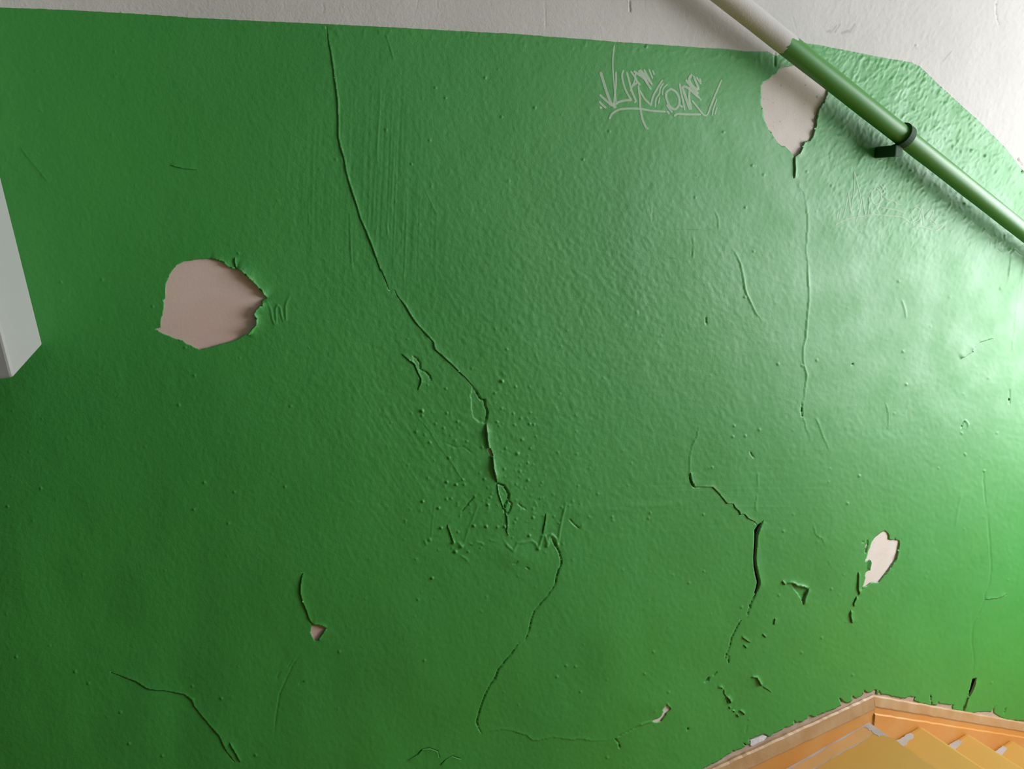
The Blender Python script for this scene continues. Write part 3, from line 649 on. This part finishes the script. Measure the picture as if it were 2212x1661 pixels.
# marker tags: ribbons lying on the paint
def height_at(px, py):
    j = min(max(int(round((px - X0) / STEP)), 0), NX - 1); i = min(max(int(round((py - Y0) / STEP)), 0), NY - 1)
    i0, i1, j0, j1 = max(i - 2, 0), i + 3, max(j - 2, 0), j + 3
    return float(Hm[i0:i1, j0:j1].max())
def smooth_line(pts, n=5):
    if len(pts) < 3: 
        (xa, ya), (xb, yb) = pts[0], pts[-1]; return [(xa + (xb - xa) * k / 6, ya + (yb - ya) * k / 6) for k in range(7)]
    P = [np.array(p, float) for p in pts]; P = [2 * P[0] - P[1]] + P + [2 * P[-1] - P[-2]]; out = []
    for k in range(1, len(P) - 2):
        for q in range(n):
            t = q / n
            out.append(tuple(.5 * ((2 * P[k]) + (-P[k - 1] + P[k + 1]) * t + (2 * P[k - 1] - 5 * P[k] + 4 * P[k + 1] - P[k + 2]) * t * t + (-P[k - 1] + 3 * P[k] - 3 * P[k + 1] + P[k + 2]) * t ** 3)))
    out.append(tuple(P[-2])); return out
def ribbons(name, strokes, m, parent, label):
    verts = []; faces = []
    for si, (pts, wd) in enumerate(strokes):
        line = smooth_line(pts); base = len(verts); n = len(line)
        for k, (px, py) in enumerate(line):
            a = np.array(line[max(k - 1, 0)]); b = np.array(line[min(k + 1, n - 1)]); d = (b - a) / (np.hypot(*(b - a)) + 1e-9)
            w_ = wd * .5 * (.65 if k in (0, n - 1) else 1)
            hgt = height_at(px, py) + .00025 + si * .000006
            for sgn in (-1, 1):
                x, z = unproject(px - d[1] * w_ * sgn, py + d[0] * w_ * sgn); verts.append((float(x), -hgt, float(z)))
        for k in range(n - 1):
            faces.append((base + 2 * k, base + 2 * k + 1, base + 2 * k + 3, base + 2 * k + 2))
    o = mesh_obj(name, verts, faces, m, parent); o['label'] = label
    return o
S1 = [([(235,490),(270,600),(320,760),(370,900),(400,960)],32),([(225,810),(300,880),(400,970)],28),([(220,905),(260,950),(320,1000)],25),([(225,985),(260,1000)],25),
 ([(430,115),(410,330),(418,560),(440,780),(455,920)],18),([(455,490),(455,650),(435,850),(425,950)],22),([(420,975),(470,930),(520,905),(600,890),(680,885)],28),([(400,930),(450,1000)],40),
 ([(560,465),(540,560),(580,720),(640,840),(670,880)],22),([(605,490),(640,620),(670,740),(720,860),(735,900),(710,920)],24),([(660,480),(720,560),(760,640)],24),([(730,500),(720,610),(680,700),(655,765)],20),([(690,690),(760,640),(790,680)],24),
 ([(770,470),(850,570),(950,740)],28),([(790,460),(880,560),(965,670)],28),([(850,455),(900,560),(960,660)],25),([(915,450),(975,590)],18),([(970,465),(995,535)],18),([(700,480),(850,580),(900,660)],30),
 ([(770,680),(790,850),(800,1000),(830,1160),(885,1280),(905,1275)],24),([(790,750),(860,870),(940,950)],22),([(1115,600),(1040,720),(980,830),(945,970)],22),([(1125,645),(1080,720),(1070,790),(1020,870),(1010,990)],18),([(1180,660),(1120,730),(1110,820)],16),([(1075,850),(1055,940)],16),
 ([(1200,740),(1160,800),(1180,900),(1230,990),(1300,1010),(1350,940),(1345,850),(1300,770),(1240,735),(1200,740)],26),([(1170,950),(1250,1060)],25),([(1175,1040),(1210,1080)],25),
 ([(1355,655),(1380,800),(1430,1030)],22),([(1390,690),(1430,820),(1500,1020)],30),([(1350,950),(1400,990)],24),([(1500,700),(1490,850),(1520,1020)],26),([(1400,690),(1480,720),(1640,860)],30),
 ([(1440,600),(1560,740),(1620,800)],32),([(1530,520),(1490,600),(1550,700),(1620,740)],30),([(1550,540),(1630,740)],26),([(1590,560),(1660,660)],20),([(1640,580),(1660,630)],18),([(1580,800),(1665,890)],18),
 ([(1530,890),(1620,1000),(1700,1095),(1750,1095)],20),([(1750,1095),(1840,860),(1950,600)],20),([(1885,870),(1835,1000),(1815,1105)],14),([(1885,980),(1855,1090)],14),
 ([(365,1155),(400,1080),(500,1020),(640,1005),(800,1010),(950,1035),(1160,1050)],24),([(1275,1110),(1330,1080),(1450,1085),(1660,1085)],24)]
S2 = [([(235,780),(225,870)],18),([(295,710),(260,900)],18),([(325,890),(370,700),(420,440)],16),([(420,440),(440,650),(455,790)],16),([(455,790),(490,560),(520,350),(520,80)],16),([(520,80),(560,260),(610,450),(620,560)],16),
 ([(650,510),(600,760),(545,940)],16),([(660,520),(680,680),(715,870)],18),([(760,520),(770,640),(740,860)],18),([(580,830),(720,870)],18),([(870,370),(810,430),(810,560),(860,640),(930,620),(970,530),(950,420),(890,370)],18),
 ([(950,300),(1010,400),(1010,450)],18),([(1030,310),(960,430)],16),([(990,540),(910,700),(930,790)],16),([(1000,500),(1080,560),(1200,600),(1220,640),(1320,640)],18),([(1060,640),(1170,540)],16),([(960,700),(1100,720),(1250,750),(1380,800)],20),
 ([(205,985),(300,930),(450,880),(600,850),(850,820),(1100,840),(1300,860),(1450,950)],20),([(1470,780),(1560,700),(1640,760),(1600,900),(1520,940),(1480,860)],18),([(1650,700),(1680,900),(1690,1000)],18),([(1700,860),(1780,760),(1850,760),(1800,880),(1720,900)],18),([(1800,900),(1900,980)],16),
 ([(1480,1060),(1600,1020),(1750,1060),(1900,1085),(2020,1000)],20),([(1760,1010),(1850,1000),(1950,990)],16)]
ribbons('marker_tag', [(K(*g1, p), w_ / g1[1]) for p, w_ in [(p_, 1.2 * q_) for p_, q_ in S1]], M_ink1, wall, 'scribbled pale marker tag near the top of the green paint')
ribbons('marker_tag', [(K(*g2, p), w_ / g2[1]) for p, w_ in S2], M_ink2, wall, 'faint faded marker tag beneath the sloping pipe')
S3 = [([(905,205),(935,195)],16),([(930,215),(975,160)],12),([(960,210),(1000,150)],10),([(1000,215),(1055,195)],18),([(1050,215),(1095,150)],12),([(1475,285),(1480,320)],14),([(1650,395),(1710,325)],10)]
ribbons('paint_smudge', [(K(*a3, p), w_ / a3[1]) for p, w_ in S3], M_smudge, wall, 'faint greenish smudges on the white paint')

# ------------------------------------------------------------------ floor, skirting, stairs
FZ = -0.082
NOSE = [(1.640, FZ), (1.885, -0.200), (2.150, -0.350), (2.435, -0.512)]
while NOSE[-1][1] > -0.65: NOSE.append((NOSE[-1][0] + .285, NOSE[-1][1] - .163))
LOWZ = NOSE[-1][1] - .163
floor = bm_obj('floor', box_bm(XL, NOSE[0][0] - .004, -2.7, 0.0, FZ - .20, FZ - .0012), M_concrete)
tag(floor, 'orange painted landing floor with worn grey patches', 'floor', kind='structure')
rnd = random.Random(4)
def jagged(x0, x1, y, amp, n, seed):
    r_ = random.Random(seed); return [(x0 + (x1 - x0) * k / n, y + r_.uniform(-amp, amp)) for k in range(n + 1)]
def flat_sheet(name, pts, z, th, m, parent):
    bm = prism_bm([(x, y, z - th) for x, y in pts], None, None, (0, 0, th))
    return bm_obj(name, bm, m, parent)
SK = 0.013
XN = NOSE[0][0]
b_in = jagged(XL, XN - .012, -SK - .002, .0024, 150, 1); b_out = jagged(XL, XN - .020, -.046, .0028, 170, 2)
flat_sheet('border_strip', b_in + b_out[::-1], FZ, .0022, M_border, floor)['label'] = 'tan painted border strip with ragged edges'
m_in = jagged(XL, XN - .030, -.0495, .0028, 160, 3)
edge_pts = [(XN + (0 if k % 2 else -.004) - (.018 if k == 0 else 0), -.055 - k * .03) for k in range(0, 88)]
flat_sheet('floor_paint', m_in + edge_pts + [(XN, -2.7), (XL, -2.7)], FZ, .0022, M_floor, floor)['label'] = 'glossy ochre orange paint coat of the landing'

def skirting(name, prof, path, m):
    """profile [(y, dz)] carried along a path of (x, z) on the wall"""
    n = len(prof); verts = []; faces = []
    for (x, z) in path:
        for (y, dz) in prof: verts.append((x, y, z + dz))
    for k in range(len(path) - 1):
        for q in range(n): faces.append((k * n + q, k * n + (q + 1) % n, (k + 1) * n + (q + 1) % n, (k + 1) * n + q))
    faces.append(tuple(range(n))[::-1]); faces.append(tuple((len(path) - 1) * n + q for q in range(n)))
    bm = bmesh.new(); bv = [bm.verts.new(v) for v in verts]
    for f in faces: bm.faces.new([bv[i] for i in f])
    return bm_obj(name, bm, m)
rs = random.Random(9)
ap_x, ap_z = 1.656, 0.0
lw = lambda a: rs.uniform(-a, a)
xl1, zl1 = [float(v) for v in unproject(1540, 1658)]
sll = (zl1 - ap_z) / (ap_x - xl1)
path_l = [(ap_x - s, ap_z + s * sll + lw(.0012)) for s in np.linspace(0, .9, 60)] + [(ap_x - 1.5, ap_z + 1.2 * sll), (XL, ap_z + 1.2 * sll)]
cap = [(0.006, -.002), (-.0015, 0.0), (-.0060, -.004), (-.0125, -.040), (-.0120, -.044), (0.006, -.044)]
prof_l = [(0.004, -.040), (-.0095, -.040), (-.0100, -.30), (0.004, -.30)]
bl_o = skirting('baseboard_left', prof_l, path_l, M_skirt)
tag(bl_o, 'orange painted skirting along the landing, chipped at its top edge', 'skirting', kind='structure')
cl_o = skirting('skirting_cap', cap, path_l, M_cap); cl_o.parent = bl_o; cl_o['label'] = 'paler worn cap of the skirting'
sl = -0.499 / 0.882
path_r = [(ap_x + s, ap_z + sl * s + lw(.001)) for s in np.linspace(0, 1.3, 50)] + [(XR, ap_z + sl * (XR - ap_x))]
prof_r = [(0.004, -.032), (-.0095, -.032), (-.0100, -.058), (-.0140, -.062), (-.0145, -.40), (0.004, -.40)]
cap_r = [(0.006, -.002), (-.0015, 0.0), (-.0060, -.004), (-.0115, -.032), (-.0110, -.036), (0.006, -.036)]
br_o = skirting('baseboard_right', prof_r, path_r, M_skirt)
tag(br_o, 'orange painted skirting sloping down beside the stairs', 'skirting', kind='structure')
cr_o = skirting('skirting_cap', cap_r, path_r, M_cap); cr_o.parent = br_o; cr_o['label'] = 'paler worn cap of the stair skirting'

stairs = bpy.data.objects.new('staircase', None); stairs.location = (NOSE[0][0], -0.6, LOWZ); link(stairs)
tag(stairs, 'orange painted concrete stairs going down to the right', 'stairs', kind='structure')
for k in range(1, len(NOSE)):
    xa, xb, z = NOSE[k - 1][0] - .012, NOSE[k][0], NOSE[k][1]
    bm = box_bm(xa, xb, -1.28, -.010, z - .30, z, .016, 4)
    o = bm_obj('step', bm, M_floor); o.parent = stairs; o.matrix_parent_inverse = Matrix.Translation(-Vector(stairs.location))
    # bare strip where the paint has come off along the skirting
    r_ = random.Random(k); n = 14; x0 = xa + .055 + r_.uniform(0, .02); x1 = xb - .06
    pts = [(x0 + (x1 - x0) * q / n, -.018 - r_.uniform(0, .004)) for q in range(n + 1)] + [(x1 - (x1 - x0) * q / n, -.030 - .012 * math.sin(math.pi * q / n) - r_.uniform(0, .005)) for q in range(n + 1)]
    c_ = flat_sheet('worn_patch', pts, z + .0008, .002, M_concrete, o)
up = bpy.data.objects.new('added_up_flight', None); up.location = (NOSE[0][0], -2.0, FZ); link(up)  # unseen flight, added to block window light and darken the lower left wall
tag(up, 'unseen orange stairs going up, added to cut the window light', 'stairs', kind='structure')
for k in range(7):
    xa = NOSE[0][0] + .285 * k; z = FZ + .163 * (k + 1)
    o = bm_obj('step', box_bm(xa, min(xa + .30, XR - .002), -2.69, -1.45, z - .36, z, .010, 2), M_floor); o.parent = up; o.matrix_parent_inverse = Matrix.Translation(-Vector(up.location))
# worn nosing of the landing
r_ = random.Random(77)
pts = [(XN - .026 - r_.uniform(0, .010), -.016 - q * .005) for q in range(10)] + [(XN - .004 - r_.uniform(0, .004), -.061 + q * .005) for q in range(10)]
flat_sheet('worn_patch', pts, FZ + .0006, .002, M_concrete, floor)
lower = bm_obj('floor_lower', box_bm(NOSE[-1][0] - .01, XR, -2.7, 0.0, LOWZ - .2, LOWZ), M_floor)
tag(lower, 'orange painted half landing at the foot of the stairs', 'floor', kind='structure')

# ------------------------------------------------------------------ boxed-in casing at the left edge
cas = bm_obj('box_casing', box_bm(-1.15, -.165, -.2215, 0.0, 1.345, ZTOP - .002, .004, 3), M_casing)
tag(cas, 'white boxed-in casing jutting from the wall at the left edge', 'casing')

# ------------------------------------------------------------------ sloping pipe
PR, PYC = 0.0205, -0.046
pa = Vector(upt(1565, -11, PYC)); pb = Vector(upt(2212, 501, PYC))
ax = (pb - pa).normalized()
pipe = bpy.data.objects.new('pipe', None); pipe.location = pa + ax * .62; link(pipe)
tag(pipe, 'sloping pipe on the wall, painted white above and green below', 'pipe')
inv = Matrix.Translation(-Vector(pipe.location))
e1 = ax.cross(Vector((0, 1, 0))).normalized(); e2 = e1.cross(ax).normalized()
if e1.z < 0: e1 = -e1; e2 = -e2                     # e1: up in the wall plane;  e2: +-y
if e2.y > 0: e2 = -e2                               # e2 points off the wall
def tube(name, s_list, shift, m, rad=PR, seg=40):
    verts = []; faces = []
    for s in s_list:
        for q in range(seg):
            a = 2 * math.pi * q / seg
            sv = s + shift(a) if callable(shift) else s
            rr = rad + .00025 * math.sin(s * 61 + 3 * a)
            c_ = pa + ax * sv
            verts.append(tuple(c_ + (e1 * math.cos(a) + e2 * math.sin(a)) * rr))
    for k in range(len(s_list) - 1):
        for q in range(seg): faces.append((k * seg + q, k * seg + (q + 1) % seg, (k + 1) * seg + (q + 1) % seg, (k + 1) * seg + q))
    bm = bmesh.new(); bv = [bm.verts.new(v) for v in verts]
    for f in faces: bm.faces.new([bv[i] for i in f])
    o = bm_obj(name, bm, m, None, True); o.parent = pipe; o.matrix_parent_inverse = inv
    return o
s_mid = (Vector(upt(1698, 94, PYC)) - pa).length
jagf = lambda a: .004 * math.sin(2 * a + .5) + .0025 * math.sin(7 * a) + .010 * math.sin(a) * 0 + (.008 if math.cos(a) > .2 else -.004)
s0 = (-.155 - pa.x) / ax.x
tube('pipe_white_paint', list(np.linspace(s0, s_mid - .03, 24)), None, M_white)['label'] = 'white painted upper length of pipe'
def tube_to(name, sa, sb, jag_at_start, m, rad=PR):
    seg = 40; S = np.linspace(sa, sb, 40); verts = []; faces = []
    for k, s in enumerate(S):
        for q in range(seg):
            a = 2 * math.pi * q / seg
            f = (1 - k / 39) if jag_at_start else k / 39
            sv = s + jagf(a) * max(0, f * 8 - 7)
            c_ = pa + ax * sv; rr = rad + .00025 * math.sin(sv * 61 + 3 * a)
            verts.append(tuple(c_ + (e1 * math.cos(a) + e2 * math.sin(a)) * rr))
    for k in range(len(S) - 1):
        for q in range(seg): faces.append((k * seg + q, k * seg + (q + 1) % seg, (k + 1) * seg + (q + 1) % seg, (k + 1) * seg + q))
    bm = bmesh.new(); bv = [bm.verts.new(v) for v in verts]
    for f in faces: bm.faces.new([bv[i] for i in f])
    o = bm_obj(name, bm, m, None, True); o.parent = pipe; o.matrix_parent_inverse = inv
    return o
tube_to('pipe_white_paint', s_mid - .031, s_mid, False, M_white)
tube_to('pipe_green_paint', s_mid, (XR - pa.x) / ax.x, True, mat('green_pipe_paint', (0.045, 0.225, 0.025), 0.46, 0.4))['label'] = 'green painted lower length of pipe'
# hook bracket
s_br = (Vector(upt(1950, 292, PYC)) - pa).length
cb = pa + ax * s_br
path = []
low = -e1
path.append(cb + low * (PR + .010) + Vector((0, -PYC - .0, 0)))         # at the wall
path.append(cb + low * (PR + .010) + Vector((0, .018, 0)))
for k in range(0, 17):
    a = math.pi + (-math.pi) * k / 16 * 1.12                             # from underneath, round the front, over the top
    path.append(cb + (e1 * math.cos(a) + e2 * math.sin(a)) * (PR + .0035))
def strap(name, path, width, thick, m):
    verts = []; faces = []; n = len(path)
    for k, p in enumerate(path):
        t = (path[min(k + 1, n - 1)] - path[max(k - 1, 0)]).normalized(); nn = t.cross(ax).normalized()
        for (u, v) in ((-1, -1), (1, -1), (1, 1), (-1, 1)): verts.append(tuple(p + ax * u * width / 2 + nn * v * thick / 2))
    for k in range(n - 1):
        for q in range(4): faces.append((k * 4 + q, k * 4 + (q + 1) % 4, (k + 1) * 4 + (q + 1) % 4, (k + 1) * 4 + q))
    faces.append((3, 2, 1, 0)); faces.append(tuple((n - 1) * 4 + q for q in range(4)))
    bm = bmesh.new(); bv = [bm.verts.new(v) for v in verts]
    for f in faces: bm.faces.new([bv[i] for i in f])
    o = bm_obj(name, bm, m); o.parent = pipe; o.matrix_parent_inverse = inv
    return o
strap('bracket_hook', path, .018, .006, M_bracket)['label'] = 'dark hooked metal bracket'
base = cb + low * (PR + .014); base.y = -.010
o = bm_obj('bracket_foot', box_bm(base.x - .014, base.x + .013, -.052, .0, base.z - .013, base.z + .012, .003, 2), M_bracket)
o.parent = pipe; o.matrix_parent_inverse = inv; o['label'] = 'dark bracket foot let into the wall'

# ------------------------------------------------------------------ the rest of the stairwell (outside the frame)
YB = -2.7
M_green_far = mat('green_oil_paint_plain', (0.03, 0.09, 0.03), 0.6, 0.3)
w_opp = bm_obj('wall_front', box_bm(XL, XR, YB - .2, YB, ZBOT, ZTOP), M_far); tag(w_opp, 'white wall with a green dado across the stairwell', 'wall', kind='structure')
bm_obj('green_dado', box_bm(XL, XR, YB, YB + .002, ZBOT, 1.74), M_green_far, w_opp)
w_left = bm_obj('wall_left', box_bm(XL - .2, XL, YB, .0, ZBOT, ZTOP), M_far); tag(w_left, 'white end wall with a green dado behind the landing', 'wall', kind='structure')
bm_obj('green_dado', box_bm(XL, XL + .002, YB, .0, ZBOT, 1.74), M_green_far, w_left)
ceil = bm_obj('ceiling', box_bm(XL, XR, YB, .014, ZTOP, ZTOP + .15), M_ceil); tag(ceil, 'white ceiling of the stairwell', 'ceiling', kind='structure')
bm = bmesh.new()
for (ya, yb, za, zb) in [(YB, WIN_Y0, ZBOT, ZTOP), (WIN_Y1, .0, ZBOT, ZTOP), (WIN_Y0, WIN_Y1, ZBOT, WIN_Z0), (WIN_Y0, WIN_Y1, WIN_Z1, ZTOP)]:
    t_ = box_bm(XR, XR + .25, ya, yb, za, zb); me = bpy.data.meshes.new('t'); t_.to_mesh(me); t_.free(); bm.from_mesh(me); bpy.data.meshes.remove(me)
w_right = bm_obj('wall_right', bm, M_white); tag(w_right, 'white end wall with the stairwell window', 'wall', kind='structure')
win = bpy.data.objects.new('window_1', None); win.location = (XR + .06, (WIN_Y0 + WIN_Y1) / 2, WIN_Z0); link(win)
tag(win, 'white framed window lighting the stairs', 'window', kind='structure')
wi = Matrix.Translation(-Vector(win.location)); fw = .05
ym = (WIN_Y0 + WIN_Y1) / 2
for (ya, yb, za, zb) in [(WIN_Y0, WIN_Y1, WIN_Z0, WIN_Z0 + fw), (WIN_Y0, WIN_Y1, WIN_Z1 - fw, WIN_Z1), (WIN_Y0, WIN_Y0 + fw, WIN_Z0 + fw, WIN_Z1 - fw), (WIN_Y1 - fw, WIN_Y1, WIN_Z0 + fw, WIN_Z1 - fw), (ym - fw / 2, ym + fw / 2, WIN_Z0 + fw, WIN_Z1 - fw)]:
    o = bm_obj('frame_bar', box_bm(XR + .02, XR + .07, ya, yb, za, zb, .003, 1), M_frame); o.parent = win; o.matrix_parent_inverse = wi
